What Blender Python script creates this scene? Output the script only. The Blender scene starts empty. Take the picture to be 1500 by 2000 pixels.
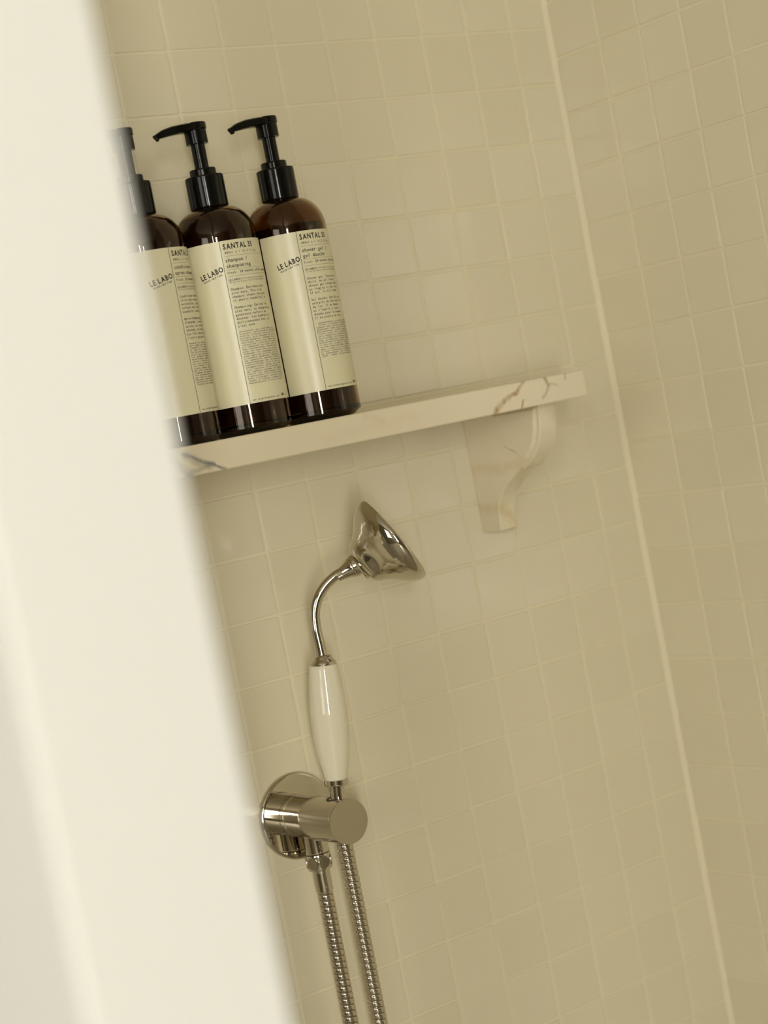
import bpy, math, random
from mathutils import Vector, Matrix
random.seed(7)
S = bpy.context.scene
COL = S.collection
PI = math.pi
p = 0.063                      # one tile pitch in metres
def W(x, y, z): return Vector((x*p, y*p, (z+6.02694)*p+1.45))   # tile units -> metres

# ------------------------------------------------------------------ camera
cd = bpy.data.cameras.new('camera'); cam = bpy.data.objects.new('camera', cd); COL.objects.link(cam)
cam.location = W(-14.9494, -26.3291, -6.02694)
RR = [Vector((0.80014634, -0.56940756, -0.18852287)), Vector((-0.18579976, 0.06354923, -0.98053044)), Vector((0.57030193, 0.81959534, -0.0549471))]
cam.matrix_world = Matrix.Translation(cam.location) @ Matrix((RR[0], -RR[1], -RR[2])).transposed().to_4x4()
cd.sensor_fit = 'VERTICAL'; cd.sensor_height = 36.0; cd.sensor_width = 27.0
cd.lens = 3792.73/2000*36
cd.clip_start = 0.01
cd.dof.use_dof = True; cd.dof.focus_distance = 29.0*p; cd.dof.aperture_fstop = 4.0
S.camera = cam

# ------------------------------------------------------------------ world, lamps, exposure
wd = bpy.data.worlds.new('world'); S.world = wd; wd.use_nodes = True
wd.node_tree.nodes['Background'].inputs[0].default_value = (1.0, 0.95, 0.85, 1)
wd.node_tree.nodes['Background'].inputs[1].default_value = 0.6
S.view_settings.view_transform = 'Standard'; S.view_settings.look = 'None'
S.view_settings.gamma = 1.0; S.view_settings.use_curve_mapping = False
S.view_settings.exposure = 0.06
ROOM_X0, ROOM_Y0, CEIL = -3.0, -4.3, 2.9
WIN1 = (-2.70, -2.22, 0.55, 2.36)     # x0, x1, z0, z1 in the rear wall
WIN2 = (-4.12, -3.62, 2.02, 2.68)     # y0, y1, z0, z1 in the left wall
def area(name, loc, rot, sx, sy, power, col):
    l = bpy.data.lights.new(name, 'AREA'); l.shape = 'RECTANGLE'; l.size = sx; l.size_y = sy
    l.energy = power; l.color = col
    o = bpy.data.objects.new(name, l); COL.objects.link(o); o.location = loc; o.rotation_euler = rot
    return o
DAY = (1.0, 0.985, 0.925)
area('daylight', ((WIN1[0]+WIN1[1])/2, ROOM_Y0-0.10, (WIN1[2]+WIN1[3])/2), (PI/2, 0, 0), WIN1[1]-WIN1[0], WIN1[3]-WIN1[2], 124, DAY)
area('daylight', (ROOM_X0-0.10, (WIN2[0]+WIN2[1])/2, (WIN2[2]+WIN2[3])/2), (PI/2, 0, -PI/2), WIN2[1]-WIN2[0], WIN2[3]-WIN2[2], 39, DAY)
WIN_FILL = (-2.35, -1.15, 0.95, 2.35)     # y0, y1, z0, z1 of an added opening in the left wall, for fill light
area('daylight', (ROOM_X0-0.10, (WIN_FILL[0]+WIN_FILL[1])/2, (WIN_FILL[2]+WIN_FILL[3])/2), (PI/2, 0, -PI/2), WIN_FILL[1]-WIN_FILL[0], WIN_FILL[3]-WIN_FILL[2], 15, DAY)  # unseen fill light, added to brighten the wall end's left face

# ------------------------------------------------------------------ materials
def mat(name, col, rough=.5, metal=0., spec=.5, trans=0., ior=1.5, coat=0.):
    m = bpy.data.materials.new(name); m.use_nodes = True
    b = m.node_tree.nodes['Principled BSDF']
    b.inputs['Base Color'].default_value = (*col, 1); b.inputs['Roughness'].default_value = rough
    b.inputs['Metallic'].default_value = metal; b.inputs['Specular IOR Level'].default_value = spec
    b.inputs['Transmission Weight'].default_value = trans; b.inputs['IOR'].default_value = ior
    b.inputs['Coat Weight'].default_value = coat
    return m
def nd(m, t, **k):
    n = m.node_tree.nodes.new(t)
    for a, v in k.items(): setattr(n, a, v)
    return n
def ln(m, a, b): m.node_tree.links.new(a, b)
def bsdf(m): return m.node_tree.nodes['Principled BSDF']
def mth(m, op, a, b=None, c=None):
    n = nd(m, 'ShaderNodeMath', operation=op)
    for i, v in enumerate((a, b, c)):
        if v is None: continue
        if isinstance(v, (int, float)): n.inputs[i].default_value = v
        else: ln(m, v, n.inputs[i])
    return n.outputs[0]
def vary(m, c1, c2, scale, detail=3, coord='Object', rnd=0.):
    tc = nd(m, 'ShaderNodeTexCoord'); no = nd(m, 'ShaderNodeTexNoise')
    no.inputs['Scale'].default_value = scale; no.inputs['Detail'].default_value = detail
    ln(m, tc.outputs[coord], no.inputs['Vector'])
    f = no.outputs['Fac']
    if rnd:
        oi = nd(m, 'ShaderNodeObjectInfo')
        f = mth(m, 'ADD', mth(m, 'MULTIPLY', f, 1-rnd), mth(m, 'MULTIPLY', oi.outputs['Random'], rnd))
    mx = nd(m, 'ShaderNodeMix', data_type='RGBA')
    mx.inputs[6].default_value = (*c1, 1); mx.inputs[7].default_value = (*c2, 1)
    ln(m, f, mx.inputs[0]); ln(m, mx.outputs[2], bsdf(m).inputs['Base Color'])
    return mx
def bump(m, scale, dist, strength=1., coord='Object', detail=2):
    tc = nd(m, 'ShaderNodeTexCoord'); no = nd(m, 'ShaderNodeTexNoise'); bp = nd(m, 'ShaderNodeBump')
    no.inputs['Scale'].default_value = scale; no.inputs['Detail'].default_value = detail
    bp.inputs['Distance'].default_value = dist; bp.inputs['Strength'].default_value = strength
    ln(m, tc.outputs[coord], no.inputs['Vector']); ln(m, no.outputs['Fac'], bp.inputs['Height'])
    ln(m, bp.outputs['Normal'], bsdf(m).inputs['Normal'])

TILE = mat('glazed_tile', (.72, .65, .47), .12, spec=.37)
vary(TILE, (.70, .635, .45), (.745, .68, .495), 9, rnd=.5); bump(TILE, 14, .0012, .5)
GROUT = mat('grout', (.76, .69, .49), .75, spec=.2)
vary(GROUT, (.75, .685, .50), (.79, .705, .49), 3, coord='Object')
PAINT = mat('white_paint', (.86, .85, .80), .8, spec=.15)
vary(PAINT, (.87, .865, .815), (.89, .885, .835), 2)
PLASTER = mat('room_plaster', (.50, .44, .34), .8, spec=.2); vary(PLASTER, (.20, .18, .125), (.23, .205, .145), 1.5)
FLOOR = mat('floor_stone', (.30, .25, .18), .4); vary(FLOOR, (.36, .32, .24), (.42, .37, .28), 4)
CEILM = mat('ceiling_paint', (.72, .68, .58), .8, spec=.2); vary(CEILM, (.60, .55, .44), (.62, .57, .46), 1)
CHROME = mat('chrome', (.60, .56, .48), .04, metal=1.)
BRUSH = mat('satin_chrome', (.74, .70, .62), .13, metal=1.)
vary(BRUSH, (.46, .42, .35), (.52, .48, .40), 40)
STEEL = mat('hose_steel', (.58, .53, .44), .14, metal=1.)
GAP = mat('hose_seam', (.10, .09, .06), .5, metal=.5)
HOLE = mat('socket_shade', (.03, .025, .02), .6)  # dark colour stands in for shade in the socket hole
PORC = mat('porcelain', (.80, .76, .62), .08, spec=.5, coat=.3); vary(PORC, (.79, .735, .56), (.81, .755, .58), 5)
PLAST = mat('black_plastic', (.004, .004, .003), .12, spec=.27)
PAPER = mat('cream_paper', (.78, .74, .53), .33, spec=.45); vary(PAPER, (.75, .70, .475), (.77, .72, .495), 30)
INK = mat('black_ink', (.045, .04, .03), .6, spec=.2)
INKL = mat('grey_ink', (.16, .14, .10), .6, spec=.2)
AMBER = mat('amber_glass', (.35, .195, .045), .03, trans=1., ior=1.5)
LIQ = mat('soap_liquid', (.16, .075, .018), .25, spec=.3)
vary(LIQ, (.07, .035, .010), (.11, .055, .016), 12)

def marble(name, veins):
    m = mat(name, (.79, .72, .54), .22, spec=.5, coat=.15)
    mx = vary(m, (.74, .68, .50), (.80, .69, .48), 9, 5)
    tc = nd(m, 'ShaderNodeTexCoord'); no = nd(m, 'ShaderNodeTexNoise')
    no.inputs['Scale'].default_value = 60; no.inputs['Detail'].default_value = 4
    ln(m, tc.outputs['Object'], no.inputs['Vector'])
    sub = nd(m, 'ShaderNodeVectorMath', operation='SUBTRACT'); ln(m, no.outputs['Color'], sub.inputs[0]); sub.inputs[1].default_value = (.5, .5, .5)
    sc = nd(m, 'ShaderNodeVectorMath', operation='SCALE'); ln(m, sub.outputs[0], sc.inputs[0]); sc.inputs['Scale'].default_value = .008
    ad = nd(m, 'ShaderNodeVectorMath', operation='ADD'); ln(m, tc.outputs['Object'], ad.inputs[0]); ln(m, sc.outputs[0], ad.inputs[1])
    n2 = nd(m, 'ShaderNodeTexNoise'); n2.inputs['Scale'].default_value = 90; ln(m, tc.outputs['Object'], n2.inputs['Vector'])
    sp = nd(m, 'ShaderNodeSeparateXYZ'); ln(m, ad.outputs[0], sp.inputs[0])
    X, Z = sp.outputs[0], sp.outputs[2]
    prev = mx.outputs[2]
    for (x0, z0, x1, z1, w, col, a) in veins:         # veins run through the slab along y
        dx, dz = x1-x0, z1-z0; L2 = dx*dx+dz*dz
        px = mth(m, 'SUBTRACT', X, x0); pz = mth(m, 'SUBTRACT', Z, z0)
        t = mth(m, 'ADD', mth(m, 'MULTIPLY', px, dx/L2), mth(m, 'MULTIPLY', pz, dz/L2))
        t.node.use_clamp = True
        ex = mth(m, 'SUBTRACT', px, mth(m, 'MULTIPLY', t, dx)); ez = mth(m, 'SUBTRACT', pz, mth(m, 'MULTIPLY', t, dz))
        d = mth(m, 'SQRT', mth(m, 'ADD', mth(m, 'MULTIPLY', ex, ex), mth(m, 'MULTIPLY', ez, ez)))
        f = mth(m, 'SUBTRACT', 1.0, mth(m, 'DIVIDE', d, w)); f.node.use_clamp = True
        f = mth(m, 'MULTIPLY', mth(m, 'POWER', f, .8), mth(m, 'MULTIPLY', n2.outputs['Fac'], 2*a)); f.node.use_clamp = True
        k = nd(m, 'ShaderNodeMix', data_type='RGBA'); ln(m, f, k.inputs[0]); ln(m, prev, k.inputs[6]); k.inputs[7].default_value = (*col, 1)
        prev = k.outputs[2]
    ln(m, prev, bsdf(m).inputs['Base Color'])
    return m

# ------------------------------------------------------------------ mesh helpers
def mesh(name, V, F, m, parent=None, smooth=False, loc=None):
    me = bpy.data.meshes.new(name); me.from_pydata([tuple(v) for v in V], [], F); me.update()
    if smooth:
        me.polygons.foreach_set('use_smooth', [True]*len(me.polygons))
        try: me.set_sharp_from_angle(angle=math.radians(38))
        except Exception: pass
    for mm in (m if isinstance(m, (list, tuple)) else [m]): me.materials.append(mm)
    o = bpy.data.objects.new(name, me); COL.objects.link(o)
    if parent is not None: o.parent = parent
    if loc is not None: o.location = loc
    return o
def empty(name, loc, rz=0.):
    o = bpy.data.objects.new(name, None); COL.objects.link(o); o.location = loc; o.rotation_euler = (0, 0, rz)
    o.empty_display_size = .02
    return o
def tag(o, label=None, cat=None, group=None, kind=None):
    for k, v in (('label', label), ('category', cat), ('group', group), ('kind', kind)):
        if v: o[k] = v
    return o
def box(x0, x1, y0, y1, z0, z1, b=0.):
    """box, optionally with chamfered edges (24 corner verts)"""
    if b <= 0:
        V = [(x, y, z) for z in (z0, z1) for y in (y0, y1) for x in (x0, x1)]
        return V, [(0, 2, 3, 1), (4, 5, 7, 6), (0, 1, 5, 4), (2, 6, 7, 3), (0, 4, 6, 2), (1, 3, 7, 5)]
    V = []; idx = {}
    for i, x in enumerate((x0, x1)):
        for j, y in enumerate((y0, y1)):
            for k, z in enumerate((z0, z1)):
                sx, sy, sz = (b if i == 0 else -b), (b if j == 0 else -b), (b if k == 0 else -b)
                idx[i, j, k, 0] = len(V); V.append((x, y+sy, z+sz))
                idx[i, j, k, 1] = len(V); V.append((x+sx, y, z+sz))
                idx[i, j, k, 2] = len(V); V.append((x+sx, y+sy, z))
    F = []
    q = ((0, 0), (1, 0), (1, 1), (0, 1))
    F.append([idx[0, a, c, 0] for a, c in q][::-1]); F.append([idx[1, a, c, 0] for a, c in q])
    F.append([idx[a, 0, c, 1] for a, c in q]); F.append([idx[a, 1, c, 1] for a, c in q][::-1])
    F.append([idx[a, c, 0, 2] for a, c in q][::-1]); F.append([idx[a, c, 1, 2] for a, c in q])
    for a in (0, 1):
        for c in (0, 1):
            e = [idx[a, c, 0, 0], idx[a, c, 0, 1], idx[a, c, 1, 1], idx[a, c, 1, 0]]; F.append(e if a == c else e[::-1])
            e = [idx[a, 0, c, 0], idx[a, 0, c, 2], idx[a, 1, c, 2], idx[a, 1, c, 0]]; F.append(e[::-1] if a == c else e)
            e = [idx[0, a, c, 1], idx[0, a, c, 2], idx[1, a, c, 2], idx[1, a, c, 1]]; F.append(e if a == c else e[::-1])
            for k in (0, 1):
                e = [idx[a, c, k, 0], idx[a, c, k, 1], idx[a, c, k, 2]]; F.append(e if (a+c+k) % 2 else e[::-1])
    return V, F
def lathe(prof, n=64, cap0=True, cap1=True, off=(0, 0, 0), M=None, a0=0., a1=2*PI):
    """prof = [(r, z)], bottom to top; outward normals when z rises"""
    pr = [prof[0]]
    for i in range(1, len(prof)):
        a, b = prof[i-1], prof[i]; L = math.hypot(b[0]-a[0], b[1]-a[1]); e = .0009
        if L > 5*e:
            for t in (e/L, 1-e/L): pr.append((a[0]+(b[0]-a[0])*t, a[1]+(b[1]-a[1])*t))
        pr.append(b)
    if cap1 and prof[-1][0] > .003: pr.append((prof[-1][0]-.0008, prof[-1][1]))
    if cap0 and prof[0][0] > .003: pr.insert(0, (prof[0][0]-.0008, prof[0][1]))
    prof = pr
    V, F = [], []; full = abs(a1-a0-2*PI) < 1e-6; cnt = n if full else n+1
    for r, z in prof:
        for k in range(cnt):
            a = a0+(a1-a0)*k/n
            v = Vector((r*math.cos(a)+off[0], r*math.sin(a)+off[1], z+off[2]))
            V.append(M @ v if M else v)
    for i in range(len(prof)-1):
        for k in range(n):
            k2 = (k+1) % cnt
            F.append((i*cnt+k, i*cnt+k2, (i+1)*cnt+k2, (i+1)*cnt+k))
    if cap0 and full: F.append(tuple(range(cnt))[::-1])
    if cap1 and full: F.append(tuple((len(prof)-1)*cnt+k for k in range(cnt)))
    return V, F
def sweep(path, rad, n=24, caps=True):
    V, F = [], []; P = [Vector(q) for q in path]; up = None
    for i, q in enumerate(P):
        t = (P[min(i+1, len(P)-1)]-P[max(i-1, 0)]).normalized()
        if up is None:
            up = Vector((0, 1, 0)) if abs(t.y) < .9 else Vector((1, 0, 0))
        up = (up-t*up.dot(t)).normalized(); sd = t.cross(up)
        r = rad[i] if isinstance(rad, (list, tuple)) else rad
        for k in range(n):
            a = 2*PI*k/n; V.append(q+up*(r*math.cos(a))+sd*(r*math.sin(a)))
    for i in range(len(P)-1):
        for k in range(n):
            F.append((i*n+k, i*n+(k+1) % n, (i+1)*n+(k+1) % n, (i+1)*n+k))
    if caps: F.append(tuple(range(n))[::-1]); F.append(tuple((len(P)-1)*n+k for k in range(n)))
    return V, F
def join(*parts):
    V, F = [], []
    for v, f in parts:
        o = len(V); V += list(v); F += [tuple(i+o for i in q) for q in f]
    return V, F
def spline(pts, n):
    out = []; P = [Vector(q) for q in pts]; P = [P[0]*2-P[1]]+P+[P[-1]*2-P[-2]]
    for i in range(1, len(P)-2):
        for k in range(n):
            t = k/n; a, b, c, d = P[i-1], P[i], P[i+1], P[i+2]
            out.append(.5*((2*b)+(c-a)*t+(2*a-5*b+4*c-d)*t*t+(3*b-a-3*c+d)*t**3))
    out.append(P[-2]); return out

# ------------------------------------------------------------------ structure
AX = 8.90                          # inner corner, in tile units
def zt(z): return (z+6.02694)*p+1.45
XR = AX*p
PX0, PX1, PY = -10.82*p, -9.585*p, -16.8*p     # partition wall
GD = .016*p                        # grout lies this far behind the tile faces
tag(mesh('floor', *box(ROOM_X0-.2, XR+.25, ROOM_Y0-.3, .25, -.1, 0), FLOOR), kind='structure')
tag(mesh('ceiling', *box(ROOM_X0-.2, XR+.25, ROOM_Y0-.3, .25, CEIL, CEIL+.1), CEILM), kind='structure')
wb = tag(mesh('wall_back', *box(PX0, XR+.2, GD, .2, 0, CEIL), GROUT), kind='structure')
wbl = tag(mesh('wall_hall', *box(ROOM_X0-.2, PX0, 0, .2, 0, CEIL), PLASTER), kind='structure')
wr = tag(mesh('wall_right', *box(XR+GD, XR+.2, PY, .0+GD, 0, CEIL), GROUT), kind='structure')
tag(mesh('wall_side', *box(XR, XR+.2, ROOM_Y0, PY, 0, CEIL), PLASTER), kind='structure')
tag(mesh('wall_left', *box(PX0, PX1, PY, PY+.10, 0, CEIL, .002), PAINT), kind='structure')
# rear wall and room left wall with window openings
x0, x1, z0, z1 = WIN1
tag(mesh('wall_rear', *join(box(ROOM_X0-.2, x0, ROOM_Y0-.15, ROOM_Y0, 0, CEIL), box(x1, XR+.2, ROOM_Y0-.15, ROOM_Y0, 0, CEIL),
    box(x0, x1, ROOM_Y0-.15, ROOM_Y0, 0, z0), box(x0, x1, ROOM_Y0-.15, ROOM_Y0, z1, CEIL)), PLASTER), kind='structure')
w1 = tag(mesh('window_1', *join(box(x0, x1, ROOM_Y0-.07, ROOM_Y0-.02, z0, z0+.04), box(x0, x1, ROOM_Y0-.07, ROOM_Y0-.02, z1-.04, z1),
    box(x0, x0+.04, ROOM_Y0-.07, ROOM_Y0-.02, z0+.04, z1-.04), box(x1-.04, x1, ROOM_Y0-.07, ROOM_Y0-.02, z0+.04, z1-.04)), PAINT), kind='structure')
Y2, Y3 = WIN2[1], WIN_FILL[0]
tag(mesh('wall_far', *join(box(ROOM_X0-.15, ROOM_X0, ROOM_Y0, WIN2[0], 0, CEIL), box(ROOM_X0-.15, ROOM_X0, Y2, Y3, 0, CEIL), box(ROOM_X0-.15, ROOM_X0, WIN_FILL[1], 0, 0, CEIL),
    box(ROOM_X0-.15, ROOM_X0, WIN2[0], Y2, 0, WIN2[2]), box(ROOM_X0-.15, ROOM_X0, WIN2[0], Y2, WIN2[3], CEIL),
    box(ROOM_X0-.15, ROOM_X0, Y3, WIN_FILL[1], 0, WIN_FILL[2]), box(ROOM_X0-.15, ROOM_X0, Y3, WIN_FILL[1], WIN_FILL[3], CEIL)), PLASTER), kind='structure')
for nm, (y0, y1, z0, z1) in (('window_2', WIN2), ('added_window', WIN_FILL)):  # the second frame belongs to the added fill opening
    zm = (z0+z1)/2
    tag(mesh(nm, *join(box(ROOM_X0-.07, ROOM_X0-.02, y0, y1, z0, z0+.04), box(ROOM_X0-.07, ROOM_X0-.02, y0, y1, z1-.04, z1),
        box(ROOM_X0-.07, ROOM_X0-.02, y0, y0+.04, z0+.04, z1-.04), box(ROOM_X0-.07, ROOM_X0-.02, y1-.04, y1, z0+.04, z1-.04),
        box(ROOM_X0-.06, ROOM_X0-.03, y0+.04, y1-.04, zm-.02, zm+.02)), PAINT), kind='structure')

# tiles: local x across, local z up, face towards local -y, at y = 0
def tile_geo(w, h, wob):
    g = .048*p; hw, hh = (w*p-g)/2, (h*p-g)/2; D = .09*p; b = .009*p; c = .022*p
    def ring(k, y):
        a, d, e = hw-k, hh-k, c*.8
        return [(x+random.uniform(-wob, wob), y, z+random.uniform(-wob, wob)) for x, z in
                ((-a+e, -d), (a-e, -d), (a, -d+e), (a, d-e), (a-e, d), (-a+e, d), (-a, d-e), (-a, -d+e))]
    r0 = ring(0, 0); V = [(x, D, z) for x, _, z in r0]+[(x, b, z) for x, _, z in r0]+[(x*(1-b*.45/hw), b*.35, z*(1-b*.45/hh)) for x, _, z in r0]+[(x*(1-b*1.6/hw), 0, z*(1-b*1.6/hh)) for x, _, z in r0]
    F = []
    for L in range(3):
        for k in range(8):
            k2 = (k+1) % 8; F.append((L*8+k, L*8+k2, (L+1)*8+k2, (L+1)*8+k))
    F.append(tuple(24+k for k in range(8)))
    return V, F
def tile_meshes(w, h, n=4):
    out = []
    for _ in range(n):
        V, F = tile_geo(w, h, .0035*p)
        me = bpy.data.meshes.new('tile'); me.from_pydata(V, [], F); me.update(); me.materials.append(TILE); out.append((me, V, F))
    return out
TM = tile_meshes(1, 1, 6)
def tile_wall(wall, spans, zrow0, near, place, nm):
    """spans = [(centre, width)]; place(u, z) -> location and rz"""
    cache = {1.0: TM}; SV, SF = [], []
    for (u, w) in spans:
        if w not in cache: cache[w] = tile_meshes(w, 1, 3)
        for j in range(-26, 36):
            zc = zrow0-(j+.5)
            z = zt(zc)
            h = 1.0
            if z+p/2 > CEIL or z-p/2 < 0: continue
            me, V, F = random.choice(cache[w])
            loc, rz = place(u+random.uniform(-.008, .008), zc+random.uniform(-.008, .008))
            M = Matrix.Translation(loc) @ Matrix.Rotation(rz, 4, 'Z') @ Matrix.Rotation(random.gauss(0, .004), 4, 'X') @ Matrix.Rotation(random.gauss(0, .0045), 4, 'Z')
            if near(u, j):
                o = bpy.data.objects.new('tile', me); COL.objects.link(o); o.parent = wall; o.matrix_local = M
            else:
                k = len(SV); SV += [M @ Vector(v) for v in V]; SF += [tuple(i+k for i in f) for f in F]
    o = mesh('tile_field', SV, SF, TILE, wall); o['kind'] = 'stuff'
spb = [(i+.5, 1.0) for i in range(-9, 8)]+[(8.42, .84)]
tile_wall(wb, spb, 0., lambda u, j: u > -2.6 and -2 <= j <= 18, lambda u, z: (W(u, 0, z), 0.), 'b')
spr = [(.64, 1.18)]+[(1.23+k+.5, 1.0) for k in range(0, 14)]
tile_wall(wr, spr, -1.56, lambda u, j: u < 8 and -4 <= j <= 17, lambda u, z: (W(AX, -u, z), -PI/2), 'r')
# thick grout joint in the inner corner
V, F = [], []
for z in (0, CEIL):
    for (a, b) in ((0, 0), (-.07, 0), (-.058, -.02), (-.038, -.038), (-.02, -.058), (0, -.07)):
        V.append((XR+a*p+GD, b*p+GD, z))
F = [(k, (k+1) % 6, (k+1) % 6+6, k+6) for k in range(6)]+[(5, 4, 3, 2, 1, 0), (6, 7, 8, 9, 10, 11)]
tag(mesh('trim_1', V, [f[::-1] for f in F], GROUT, smooth=False), kind='structure')

# ------------------------------------------------------------------ marble shelf and its bracket
SX0, SX1, SYF, SZ0, SZ1 = -4.7, 6.12, -2.4, -6.53, -6.10
BR, GY = (.36, .22, .08), (.22, .21, .20)
def v(x0, z0, x1, z1, w, c, a): return (x0*p, (z0-SZ0)*p, x1*p, (z1-SZ0)*p, w*p, c, a)
MSH = marble('marble_slab', [v(4.84, -6.1, 4.62, -6.27, .05, BR, .7), v(4.62, -6.27, 4.36, -6.35, .05, BR, .75), v(4.36, -6.35, 4.2, -6.45, .06, BR, .7), v(4.2, -6.45, 4.14, -6.56, .05, BR, .6),
    v(5.27, -6.1, 5.34, -6.25, .045, BR, .6), v(5.34, -6.25, 5.17, -6.42, .035, BR, .5), v(5.36, -6.22, 5.52, -6.28, .03, BR, .4), v(4.75, -6.38, 4.70, -6.55, .03, BR, .6), v(5.72, -6.1, 5.7, -6.17, .04, BR, .5),
    v(-1.5, -6.2, -.85, -6.52, .035, GY, .9), v(-1.45, -6.24, -1.1, -6.44, .09, GY, .45), v(-1.5, -6.5, -1.05, -6.42, .06, GY, .5), v(-1.7, -6.2, -1.42, -6.55, .08, GY, .5),
    v(1.7, -6.15, 2.0, -6.3, .08, (.66, .52, .32), .3), v(.9, -6.4, 2.6, -6.3, .12, (.72, .60, .40), .3)])
shelf = empty('marble_shelf', W(0, 0, SZ0))
tag(shelf, 'cream marble wall shelf with brown and grey veins under the pump bottles', 'shelf')
mesh('slab', *box(SX0*p, SX1*p, SYF*p, -.0, 0, (SZ1-SZ0)*p, .0011), MSH, shelf)
cv, cf = [], []
for x in (SX0*p, (SX1-.02)*p):
    for (y, z) in ((0, 0), (-.10, 0), (-.075, .04), (-.03, .075), (0, .12)): cv.append((x, y*p, (SZ1-SZ0+z)*p))
cf = [(k, (k+1) % 5, (k+1) % 5+5, k+5) for k in range(5)]+[(4, 3, 2, 1, 0), (5, 6, 7, 8, 9)]
mesh('caulk_bead', cv, [f[::-1] for f in cf], GROUT, shelf)['label'] = 'yellowish caulk line between shelf and tiles'

MBR = marble('marble_bracket', [(.0, -.09*p, .34*p, -.09*p, .01*p, BR, 0.), (.05*p, -1.60*p, .35*p, -1.9*p, .14*p, (.62, .47, .25), .5), (-.02*p, -.9*p, .4*p, -1.35*p, .10*p, (.68, .54, .33), .5)])
BX, BW = 5.33, .37
prof = [(0, 0), (-2.04, 0), (-2.03, -.22), (-1.98, -.42), (-1.90, -.60), (-1.80, -.73), (-1.67, -.85), (-1.55, -.93), (-1.44, -.985),
        (-1.385, -1.0), (-1.36, -.97), (-1.335, -.975), (-1.20, -1.04), (-1.05, -1.12), (-.88, -1.225), (-.74, -1.33), (-.62, -1.46), (-.545, -1.60), (-.51, -1.76), (-.50, -1.98), (-.46, -2.0), (0, -2.0)]
def prism(pr, xa, xb, b):
    """profile in (y, z) extruded along x with a small chamfer on both side faces"""
    n = len(pr); V = []
    cy = sum(q[0] for q in pr)/n; cz = sum(q[1] for q in pr)/n
    def inset(k):
        out = []
        for i, (y, z) in enumerate(pr):
            a = Vector(pr[i-1]); c = Vector(pr[(i+1) % n]); q = Vector((y, z))
            t = (c-a).normalized(); nn = Vector((t.y, -t.x)) if INV else Vector((-t.y, t.x))
            out.append(q+nn*k)
        return out
    area2 = sum(pr[i-1][0]*pr[i][1]-pr[i][0]*pr[i-1][1] for i in range(n)); INV = area2 < 0
    a = inset(b)
    for x, ring in ((xa, a), (xa+b, pr), (xb-b, pr), (xb, a)):
        for y, z in ring: V.append((x*p, y*p, z*p))
    F = []
    for L in range(3):
        for k in range(n):
            k2 = (k+1) % n; F.append((L*n+k, L*n+k2, (L+1)*n+k2, (L+1)*n+k))
    F.append(tuple(range(n))[::-1]); F.append(tuple(3*n+k for k in range(n)))
    if area2 > 0: pass
    else: F = [f[::-1] for f in F]
    return V, F
bracket = empty('shelf_bracket', W(BX, 0, SZ0))
tag(bracket, 'carved cream marble scroll bracket under the right end of the shelf', 'bracket')
mesh('corbel', *prism(prof, 0, BW, .018), MBR, bracket, smooth=True)
# raised scroll lobe on the front half of the corbel
lobe = [(-.86, -.02), (-1.96, -.02), (-1.95, -.22), (-1.90, -.41), (-1.82, -.58), (-1.72, -.70), (-1.60, -.80), (-1.48, -.87), (-1.42, -.87), (-1.37, -.80), (-1.27, -.71), (-1.12, -.66), (-1.0, -.59), (-.92, -.46), (-.88, -.25)]
mesh('scroll', *prism(lobe, -.045, .1, .045), MBR, bracket, smooth=True)

second = bracket.copy(); COL.objects.link(second); second.location = W(-4.25, 0, SZ0)
second['label'] = 'matching marble bracket under the left end of the shelf, behind the white wall end'
for ch in list(bracket.children):
    c = ch.copy(); COL.objects.link(c); c.parent = second
for b_ in (bracket, second): b_['group'] = 'marble brackets carrying the shelf'

# ------------------------------------------------------------------ text on the labels
FONT_CACHE = {}
def glyph(ch, res, off=0.):
    if (ch, res, off) in FONT_CACHE: return FONT_CACHE[ch, res, off]
    cu = bpy.data.curves.new('glyph', 'FONT'); cu.body = ch; cu.size = 1.0; cu.resolution_u = res; cu.align_x = 'LEFT'; cu.offset = off
    ob = bpy.data.objects.new('glyph', cu); COL.objects.link(ob)
    dg = bpy.context.evaluated_depsgraph_get(); me = bpy.data.meshes.new_from_object(ob.evaluated_get(dg))
    V = [(q.co.x, q.co.y) for q in me.vertices]; F = [tuple(f.vertices) for f in me.polygons]
    w = (min([q[0] for q in V], default=0), max([q[0] for q in V], default=.3))
    bpy.data.objects.remove(ob); bpy.data.curves.remove(cu); bpy.data.meshes.remove(me)
    FONT_CACHE[ch, res, off] = (V, F, w); return FONT_CACHE[ch, res, off]
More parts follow.
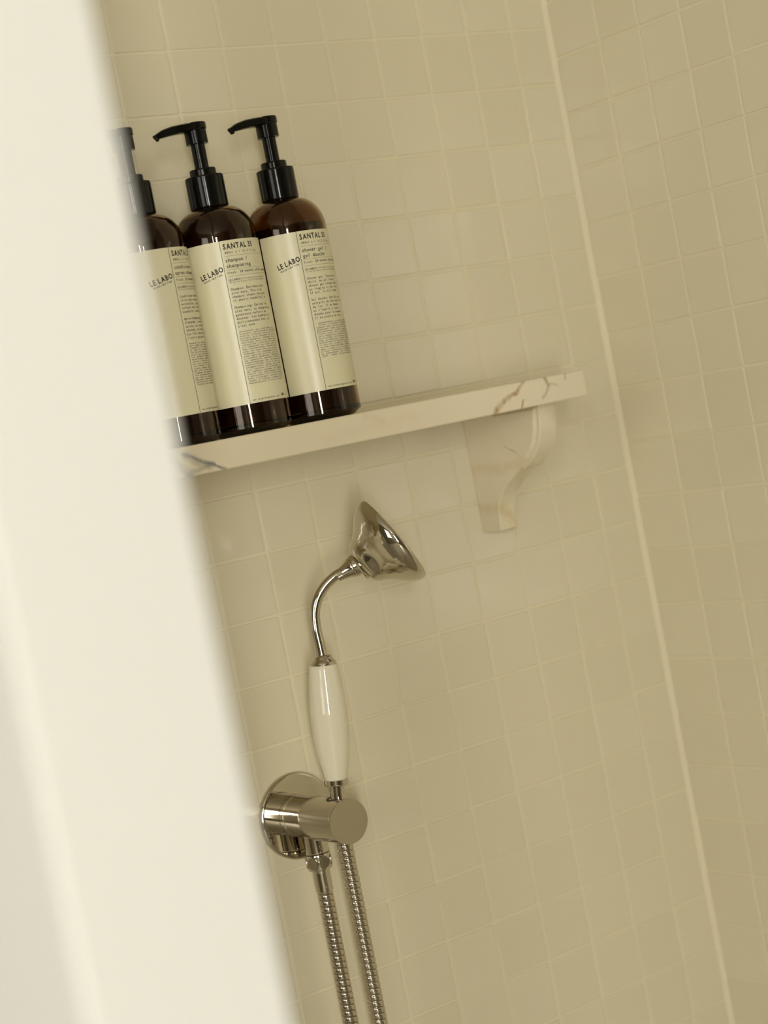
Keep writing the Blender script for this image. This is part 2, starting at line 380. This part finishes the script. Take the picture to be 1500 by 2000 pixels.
class Print:
    """flat lettering in label coordinates (u to the right of the rule, v down from the top edge), later wrapped round the glass"""
    def __init__(s): s.V = []; s.F = []; s.mi = []
    def rect(s, u0, v0, u1, v1, mi=0, n=14):
        for k in range(n):
            a, b = u0+(u1-u0)*k/n, u0+(u1-u0)*(k+1)/n; o = len(s.V)
            s.V += [(a, v1), (b, v1), (b, v0), (a, v0)]; s.F.append((o, o+1, o+2, o+3)); s.mi.append(mi)
    def text(s, t, u, v, size, pitch=None, res=2, ang=0., mi=0, bold=0., sx=1., track=.04):
        c, sn = math.cos(ang), math.sin(ang); x = 0.
        for ch in t:
            if ch == ' ': x += pitch or size*.32*sx; continue
            V, F, (a, b) = glyph(ch, res, bold or (.014 if pitch else 0.)); w = b-a
            if pitch: k = min(sx, pitch*.92/(w*size)) if w > 0 else sx; x0 = x+(pitch-w*size*k)/2-a*size*k
            else: k = sx; x0 = x-a*size*k
            for (dx, dy) in ((0, 0),):
                o = len(s.V)
                for q in V:
                    X, Y = x0+q[0]*size*k+dx*size, q[1]*size+dy*size
                    s.V.append((u+X*c-Y*sn, v-(X*sn+Y*c)))
                s.F += [tuple(i+o for i in f) for f in F]; s.mi += [mi]*len(F)
            x += pitch if pitch else w*size*k+size*(track+bold)
        return x
    def wrap(s, name, R, ztop, parent):
        V = [(R*p*math.cos(u/R), R*p*math.sin(u/R), (ztop-v)*p) for u, v in s.V]
        o = mesh(name, V, s.F, [INK, INKL], parent)
        o.data.polygons.foreach_set('material_index', s.mi); return o
def words(n_lines, width, seed, lo=4, hi=13):
    rg = random.Random(seed); syl = ['aqua', 'gly', 'cerin', 'sodi', 'um ', 'coco', 'ate', 'lin', 'alool', 'extra', 'ct ', 'oil', 'oleo', 'hydro', 'lyzed', 'pro', 'tein', 'citr', 'ic ', 'acid', 'benzo', 'potas', 'sor', 'bate', 'seed ', 'leaf', ' (', ')', 'xan', 'than', 'gum', 'ole', 'yl ']
    out = []
    for _ in range(n_lines):
        t = ''
        while len(t) < width:
            wd_ = ''.join(rg.choice(syl) for _ in range(rg.randint(1, 4))).strip(' ()'); t += wd_+', '
        out.append(t[:width])
    return out
LABELS = {
 'conditioner': (['conditioner /', 'apres-shampooing'],
   ['Conditioner enriched', 'olive and sesame oil,', 'moisturizes, shines,', 'softens and it smells', 'wonderful, because...'],
   ['Apres-shampooing huile', "d'amande, il nourrit,", 'satine. Le soin des', 'cheveux, se rince bien', 'Les fait sentir bon et', "c'est a peu pres tout."], 19),
 'shampoo': (['shampoo /', 'shampooing'],
   ['Shampoo: Enriched with', 'aloe vera. This rich', 'shampoo cleans you and', 'it smells wonderful, &'],
   ['Shampooing: Enrichi en', 'aloe vera, ce shampooing', 'genereuse nettoie en', 'douceur. Les hydrate et', 'delicieusement bon, et', "c'est tout."], 24),
 'shower gel': (['shower gel /', 'gel douche'],
   ['Shower gel: Tested on', 'while  we all loved', 'shower gel cleans and', 'as long as in the city', 'If not, it will come.'],
   ['Gel douche: Enrichi en', 'extraits de the vert et', 'de lin. Il se donne', "et l'esprit a toute", 'douche pour la beaute', "Il ne pourra en etre"], 16)}
def make_print(kind, h):
    P = Print(); ttl, p1, p2, ning = LABELS[kind]
    P.rect(-.0035, 0, .0035, h, 0, 1)
    P.text('SANTAL 33', .04, .128, .112, sx=.78, bold=.034, track=.06)
    P.text('480ml e / 16.2 fl.oz.', .045, .198, .052, pitch=.0285, mi=1)
    P.rect(.03, .232, .80, .2355, 1)
    P.text(ttl[0], .035, .32, .078, pitch=.041); P.text(ttl[1], .035, .405, .078, pitch=.041)
    P.rect(.03, .433, .80, .4365, 1)
    P.text('Fresh:', .035, .495, .05, pitch=.026, mi=1); P.text('24 months after opening', .225, .495, .055, pitch=.0285)
    P.rect(.03, .532, .80, .5355, 1)
    P.text('LE LABO', .035, .60, .042, bold=.02); P.text('233 Elizabeth Street, New York', .2, .597, .032, pitch=.0175, mi=1, res=1)
    P.text('14 rue de Grasse, Eau de France Made in', .035, .632, .032, pitch=.0175, mi=1, res=1)
    vv = .74
    for t in p1: P.text(t, .035, vv, .053, pitch=.0275, res=1); vv += .056
    vv += .047
    for t in p2: P.text(t, .035, vv, .053, pitch=.0275, res=1); vv += .056
    vv += .02
    for t in words(ning, 40, hash(len(kind)) % 97): P.text(t, .035, vv, .034, pitch=.0176, res=1, mi=0); vv += .0335
    P.text('www.lelabofragrances.com', .04, h-.035, .04, pitch=.0195, res=1); P.text('6M', .56, h-.04, .06, bold=.02)
    P.text('o', .70, h-.04, .05, bold=.02)
    A = math.radians(13)
    P.text('LE LABO', -.37, .525, .108, ang=A, sx=.78, bold=.034, track=.05)
    P.text('GRASSE - NEW YORK', -.345, .57, .036, ang=A, res=1, bold=.02, sx=.85)
    return P

# ------------------------------------------------------------------ pump bottles
BRAD, LZ0, LZ1 = .62, .435, 2.86
def make_bottle(label, kind, x, y, phi, u_left, u_right, level, pump=0.):
    loc = W(x, y, SZ1)
    dc = (cam.location-loc); th = math.atan2(dc.y, dc.x)+math.radians(phi)
    root = empty('pump_bottle', loc, th); tag(root, label, 'bottle', 'amber pump bottles on the shelf')
    R = BRAD*p
    def sc(pr): return [(r*p, z*p) for r, z in pr]
    outer = [(.46, .0), (.515, .012), (.548, .04), (BRAD, .09), (BRAD, 2.93)]
    for k in range(1, 13):
        a = k/12*PI/2*.93; outer.append((.235+(BRAD-.235)*math.cos(a), 2.93+.49*math.sin(a)))
    outer += [(.243, 3.47), (.243, 3.60)]
    inner = [(max(r-.035, .2), max(z, .06)-(.02 if z > 2.95 else 0)) for r, z in outer]
    inner[0] = (.42, .075); inner[1] = (.48, .085); inner[2] = (.505, .11); inner[3] = (BRAD-.035, .16)
    V1, F1 = lathe(sc(outer), 72, True, False); V2, F2 = lathe(sc(inner), 72, True, False)
    V, F = join((V1, F1), (V2, [f[::-1] for f in F2]))
    n = 72; a = len(V1)-n; b = len(V1)+len(V2)-n
    F += [(a+k, a+(k+1) % n, b+(k+1) % n, b+k) for k in range(n)]
    mesh('glass_body', V, F, AMBER, root, smooth=True)
    lq = [(r-.003, z) for r, z in inner if z < level]; lr = [r for r, z in inner if z < level][-1]
    if level > 2.93:
        f = math.asin(min(1, (level-2.91)/.49)); lr = .2+(BRAD-.235)*math.cos(f)
    lq = [(r, z+.004) for r, z in lq]+[(lr-.006, level)]
    mesh('liquid', *lathe(sc(lq), 64), LIQ, root, smooth=True)
    # paper label with real thickness, wrapped round the glass
    a0, a1 = u_left/BRAD, u_right/BRAD; r0, r1 = R+.00003, R+.00022
    lab = mesh('label', *lathe([(r0, LZ0*p), (r1, LZ0*p), (r1, LZ1*p), (r0, LZ1*p)], 80, a0=a0, a1=a1), PAPER, root, smooth=True)
    P = make_print(kind, LZ1-LZ0); P.wrap('label_print', BRAD+.0045, LZ1, lab)
    mesh('collar', *lathe(sc([(.25, 3.425), (.285, 3.43), (.291, 3.445), (.291, 3.895), (.284, 3.908), (.19, 3.908)]), 64), PLAST, root, smooth=True)
    mesh('lock_ring', *lathe(sc([(.2, 3.90), (.2, 4.01), (.193, 4.02), (.11, 4.02)]), 48), PLAST, root, smooth=True)
    mesh('pump_stem', *lathe(sc([(.107, 4.01), (.107, 4.42)]), 32), PLAST, root, smooth=True)
    la = PI-th+pump; c, s_ = math.cos(la), math.sin(la)
    head = lathe(sc([(.155, 4.397), (.168, 4.40), (.168, 4.60), (.182, 4.615), (.182, 4.70), (.175, 4.712), (.0, 4.712)]), 48, True, False)
    st = [(.0, .17, 4.711, 4.59), (.17, .155, 4.711, 4.585), (.30, .12, 4.702, 4.575), (.43, .095, 4.688, 4.56), (.56, .078, 4.655, 4.54), (.66, .06, 4.61, 4.525), (.71, .05, 4.585, 4.52)]
    NV, NF = [], []
    for i, (d, w, t, b_) in enumerate(st):
        sh = -.05 if i == len(st)-1 else 0
        ring = [(-w, b_+.012), (-w*.7, b_), (w*.7, b_), (w, b_+.012), (w, t-.018), (w*.72, t), (-w*.72, t), (-w, t-.018)]
        for q, (yy, zz) in enumerate(ring):
            dd = d+(sh if zz < (t+b_)/2 else 0)
            if i == len(st)-1 and zz < (t+b_)/2: zz -= .025
            NV.append(((dd*c-yy*s_)*p, (dd*s_+yy*c)*p, zz*p))
    for i in range(len(st)-1):
        for k in range(8): NF.append((i*8+k, i*8+(k+1) % 8, (i+1)*8+(k+1) % 8, (i+1)*8+k))
    NF.append(tuple(range(8))[::-1]); NF.append(tuple((len(st)-1)*8+k for k in range(8)))
    mesh('pump_head', *head, PLAST, root, smooth=True)
    mesh('nozzle', NV, NF, PLAST, root, smooth=True)
    return root
BY = -1.25
make_bottle('conditioner pump bottle, leftmost of the three, half hidden by the white partition', 'conditioner', -.829, BY, 34, -.6, 1.45, 3.3, 0)
make_bottle('shampoo pump bottle standing between the other two amber bottles', 'shampoo', .424, BY, 3.2, -.6, 1.45, 3.3, 0)
make_bottle('shower gel pump bottle, rightmost of the three, with the liquid level showing', 'shower gel', 1.700, BY, 12.5, -.6, 1.45, 2.99, .08)

# ------------------------------------------------------------------ wall outlet and holder
HX, HZ = .60, -12.17
RX = Matrix.Rotation(PI/2, 4, 'X')           # lathe axis z -> -y (out of the wall)
def lat_y(prof, n=72, **k): return lathe([(r*p, z*p) for r, z in prof], n, M=RX, **k)
hold = empty('shower_holder', W(HX, 0, HZ))
tag(hold, 'round chrome wall outlet and horizontal holder below the shelf', 'shower holder')
mesh('wall_plate', *lat_y([(.69, -.02), (.69, .05), (.675, .075), (.655, .085), (.3, .085)], cap0=True, cap1=True), CHROME, hold, smooth=True)
mesh('outlet_body', *lat_y([(.335, .08), (.335, .13), (.325, .137), (.325, .15), (.335, .157), (.335, .60)]), CHROME, hold, smooth=True)
mesh('holder_sleeve', *lat_y([(.30, .59), (.338, .60), (.345, .606), (.345, 1.47), (.335, 1.478), (.0, 1.478)], cap1=False), BRUSH, hold, smooth=True)
mesh('end_cap', *lat_y([(.33, 1.47), (.347, 1.476), (.35, 1.484), (.35, 1.50), (.346, 1.506), (.0, 1.506)], cap1=False), BRUSH, hold, smooth=True)
V, F = [], []
for k in range(40):                        # dark ring painted as the shaded gap round the stem, following the sleeve
    a = 2*PI*k/40
    for rr, up_ in ((.10, -.02), (.10, .004), (.142, .005), (.150, -.01)):
        x = rr*math.cos(a)+.03; V.append((x*p, (rr*math.sin(a)-1.2)*p, (math.sqrt(.345**2-x*x)+up_)*p))
    for q in range(3): F.append((k*4+q, k*4+q+1, ((k+1) % 40)*4+q+1, ((k+1) % 40)*4+q))
mesh('socket_gap', V, F, HOLE, hold, smooth=True)
NY = -.42
def lat_z(prof, y, n=48, **k): return lathe([(r*p, z*p) for r, z in prof], n, off=(0, y*p, 0), **k)
mesh('outlet_neck', *lat_z([(.185, -.57), (.192, -.56), (.192, -.25)], NY), CHROME, hold, smooth=True)

# ------------------------------------------------------------------ hand shower
H = Vector((.89, -.45, 0)).normalized()
def sp(s, z): return Vector((0, 0, 0))+H*(s*p)+Vector((0, 0, z*p))     # relative to the socket axis point
hs = empty('hand_shower', W(HX, -1.2, HZ))
tag(hs, 'chrome telephone style hand shower with white porcelain handle standing in the holder', 'hand shower')
def along(s0, z0, s1, z1):
    a, b = sp(s0, z0), sp(s1, z1); d = (b-a).normalized()
    return Matrix.Translation(a) @ d.to_track_quat('Z', 'Y').to_matrix().to_4x4()
AXH = along(.042, 0, .242, 2.41)              # handle axis, z = distance from the socket centre
def lat_m(prof, M, n=64, **k): return lathe([(r*p, z*p) for r, z in prof], n, M=M, **k)
mesh('stem', *lat_m([(.116, .0), (.116, .56)], AXH, 40), CHROME, hs, smooth=True)
mesh('lower_collar', *lat_m([(.12, .53), (.175, .54), (.186, .555), (.184, .632), (.17, .64)], AXH), CHROME, hs, smooth=True)
hp = [(.150, .628), (.172, .635), (.19, .70), (.222, .86), (.252, 1.04), (.276, 1.25), (.288, 1.48), (.288, 1.68), (.278, 1.88), (.262, 2.06), (.244, 2.23), (.228, 2.36), (.214, 2.405), (.20, 2.41)]
mesh('handle', *lat_m(hp, AXH), PORC, hs, smooth=True)['label'] = 'white porcelain handle'
mesh('upper_collar', *lat_m([(.205, 2.40), (.198, 2.44), (.175, 2.475), (.155, 2.49), (.148, 2.51), (.135, 2.54), (.10, 2.56)], AXH), CHROME, hs, smooth=True)
apts = [sp(.247, 2.46), sp(.243, 2.70), sp(.236, 2.95), sp(.262, 3.20), sp(.345, 3.40), sp(.475, 3.555), sp(.645, 3.672), sp(.80, 3.735)]
ap = spline(apts, 8)
mesh('arm', *sweep(ap, [(.088-.006*min(1, i/20))*p for i in range(len(ap))], 32), CHROME, hs, smooth=True)
NN = Vector((.875, .485)).normalized()
MN = along(.80, 3.715, .80+(1.09-.80), 3.715+.105)
mesh('neck_nut', *lat_m([(.088, -.10), (.10, -.02), (.125, .07), (.155, .13), (.162, .145), (.165, .16), (.158, .175), (.178, .185), (.182, .25), (.165, .262), (.14, .27)], MN), CHROME, hs, smooth=True)
MH = along(1.09, 3.755, 1.09+.875, 3.755+.485)
bell = [(.14, -.06), (.21, -.055), (.228, -.035), (.222, -.012), (.245, .0), (.305, .022), (.352, .07), (.385, .13), (.415, .18), (.458, .23), (.512, .285), (.578, .345), (.638, .405), (.685, .462), (.706, .492), (.712, .50), (.716, .506), (.728, .528), (.75, .575), (.762, .625), (.760, .66), (.742, .687), (.70, .70)]
mesh('bell', *lat_m(bell, MH, 96), CHROME, hs, smooth=True)
mesh('spray_face', *lat_m([(.70, .69), (.69, .675), (.40, .685), (.0, .69)], MH, 64, cap1=False), PORC, hs, smooth=True)

# ------------------------------------------------------------------ hose: one hose, outlet -> loop below the frame -> handle
hose = empty('shower_hose', W(HX, NY, HZ-.57))
tag(hose, 'ribbed metal shower hose hanging from the chrome outlet back up to the handle', 'hose')
n6 = 12
V, F = [], []
hexp = [(.165, -.005), (.192, -.012), (.198, -.03), (.198, -.24), (.188, -.262), (.145, -.27)]
V, F = lathe([(r*p, z*p) for r, z in hexp[::-1]], 48)
mesh('hose_nut', V, F, CHROME, hose, smooth=True)
# round flats milled into the nut
for k in range(6):
    a = math.radians(-95+60*k); M = Matrix.Rotation(a, 4, 'Z') @ Matrix.Translation((.190*p, 0, -.135*p)) @ Matrix.Rotation(PI/2, 4, 'Y')
    mesh('wrench_flat', *lathe([(.102*p, -.03*p), (.102*p, .006*p), (.094*p, .010*p)], 24, M=M), BRUSH, hose, smooth=True)
mesh('ferrule', *lathe([(.13*p, -.62*p), (.138*p, -.61*p), (.138*p, -.30*p), (.145*p, -.26*p)], 40), CHROME, hose, smooth=True)
o0 = Vector((0, 0, -.60*p))
end = Vector((.03*p, (-1.2-NY)*p, .57*p))
drop = -9.5*p
hp_ = [o0, Vector((0, .0, -2.2*p)), Vector((0, -.01*p, -4.0*p)), Vector((.04*p, -.03*p, -6.5*p)), Vector((.02*p, -.14*p, -8.4*p)), Vector((.0, -.40*p, -9.15*p)), Vector((.0, -.68*p, -8.4*p)),
       Vector((.02*p, -.80*p, -6.5*p)), Vector((.03*p, -.80*p, -4.0*p)), Vector((.03*p, -.80*p, -1.6*p)), Vector((.035*p, -.79*p, .02*p)), end+Vector((0, 0, -.33*p))]
path = spline(hp_, 60)
# resample by arc length and cut ribs: a helical seam between flat polished turns
cum = [0.]
for i in range(1, len(path)): cum.append(cum[-1]+(path[i]-path[i-1]).length)
PT = .099*p; nper = 10; ds = PT/nper; N = int(cum[-1]/ds)
rs = []; j = 0
for i in range(N+1):
    d = min(i*ds, cum[-1]-1e-9)
    while j < len(cum)-2 and cum[j+1] < d: j += 1
    t = (d-cum[j])/(cum[j+1]-cum[j]); rs.append(path[j].lerp(path[j+1], t))
rp = [.110, .128, .1295, .130, .1305, .131, .1315, .1315, .130, .112]
n = 28; V, F, mi = [], [], []; up = Vector((1, 0, 0))
for i, q in enumerate(rs):
    t = (rs[min(i+1, N)]-rs[max(i-1, 0)]).normalized(); up = (up-t*up.dot(t)).normalized(); sd = t.cross(up)
    for k in range(n):
        a = 2*PI*k/n; ph = (i/nper+k/n) % 1.0; f = ph*nper; a_, b_ = int(f) % nper, (int(f)+1) % nper
        r = (rp[a_]*(1-f+int(f))+rp[b_]*(f-int(f)))*p*.96
        V.append(q+up*(r*math.cos(a))+sd*(r*math.sin(a)))
for i in range(N):
    for k in range(n):
        F.append((i*n+k, i*n+(k+1) % n, (i+1)*n+(k+1) % n, (i+1)*n+k))
        ph = ((i+.5)/nper+(k+.5)/n) % 1.0; mi.append(1 if (ph < .05 or ph > .95) else 0)
F.append(tuple(range(n))[::-1]); F.append(tuple(N*n+k for k in range(n))); mi += [0, 0]
tube = mesh('ribbed_tube', V, F, [STEEL, GAP], hose)
tube.data.polygons.foreach_set('use_smooth', [True]*len(F)); tube.data.polygons.foreach_set('material_index', mi)
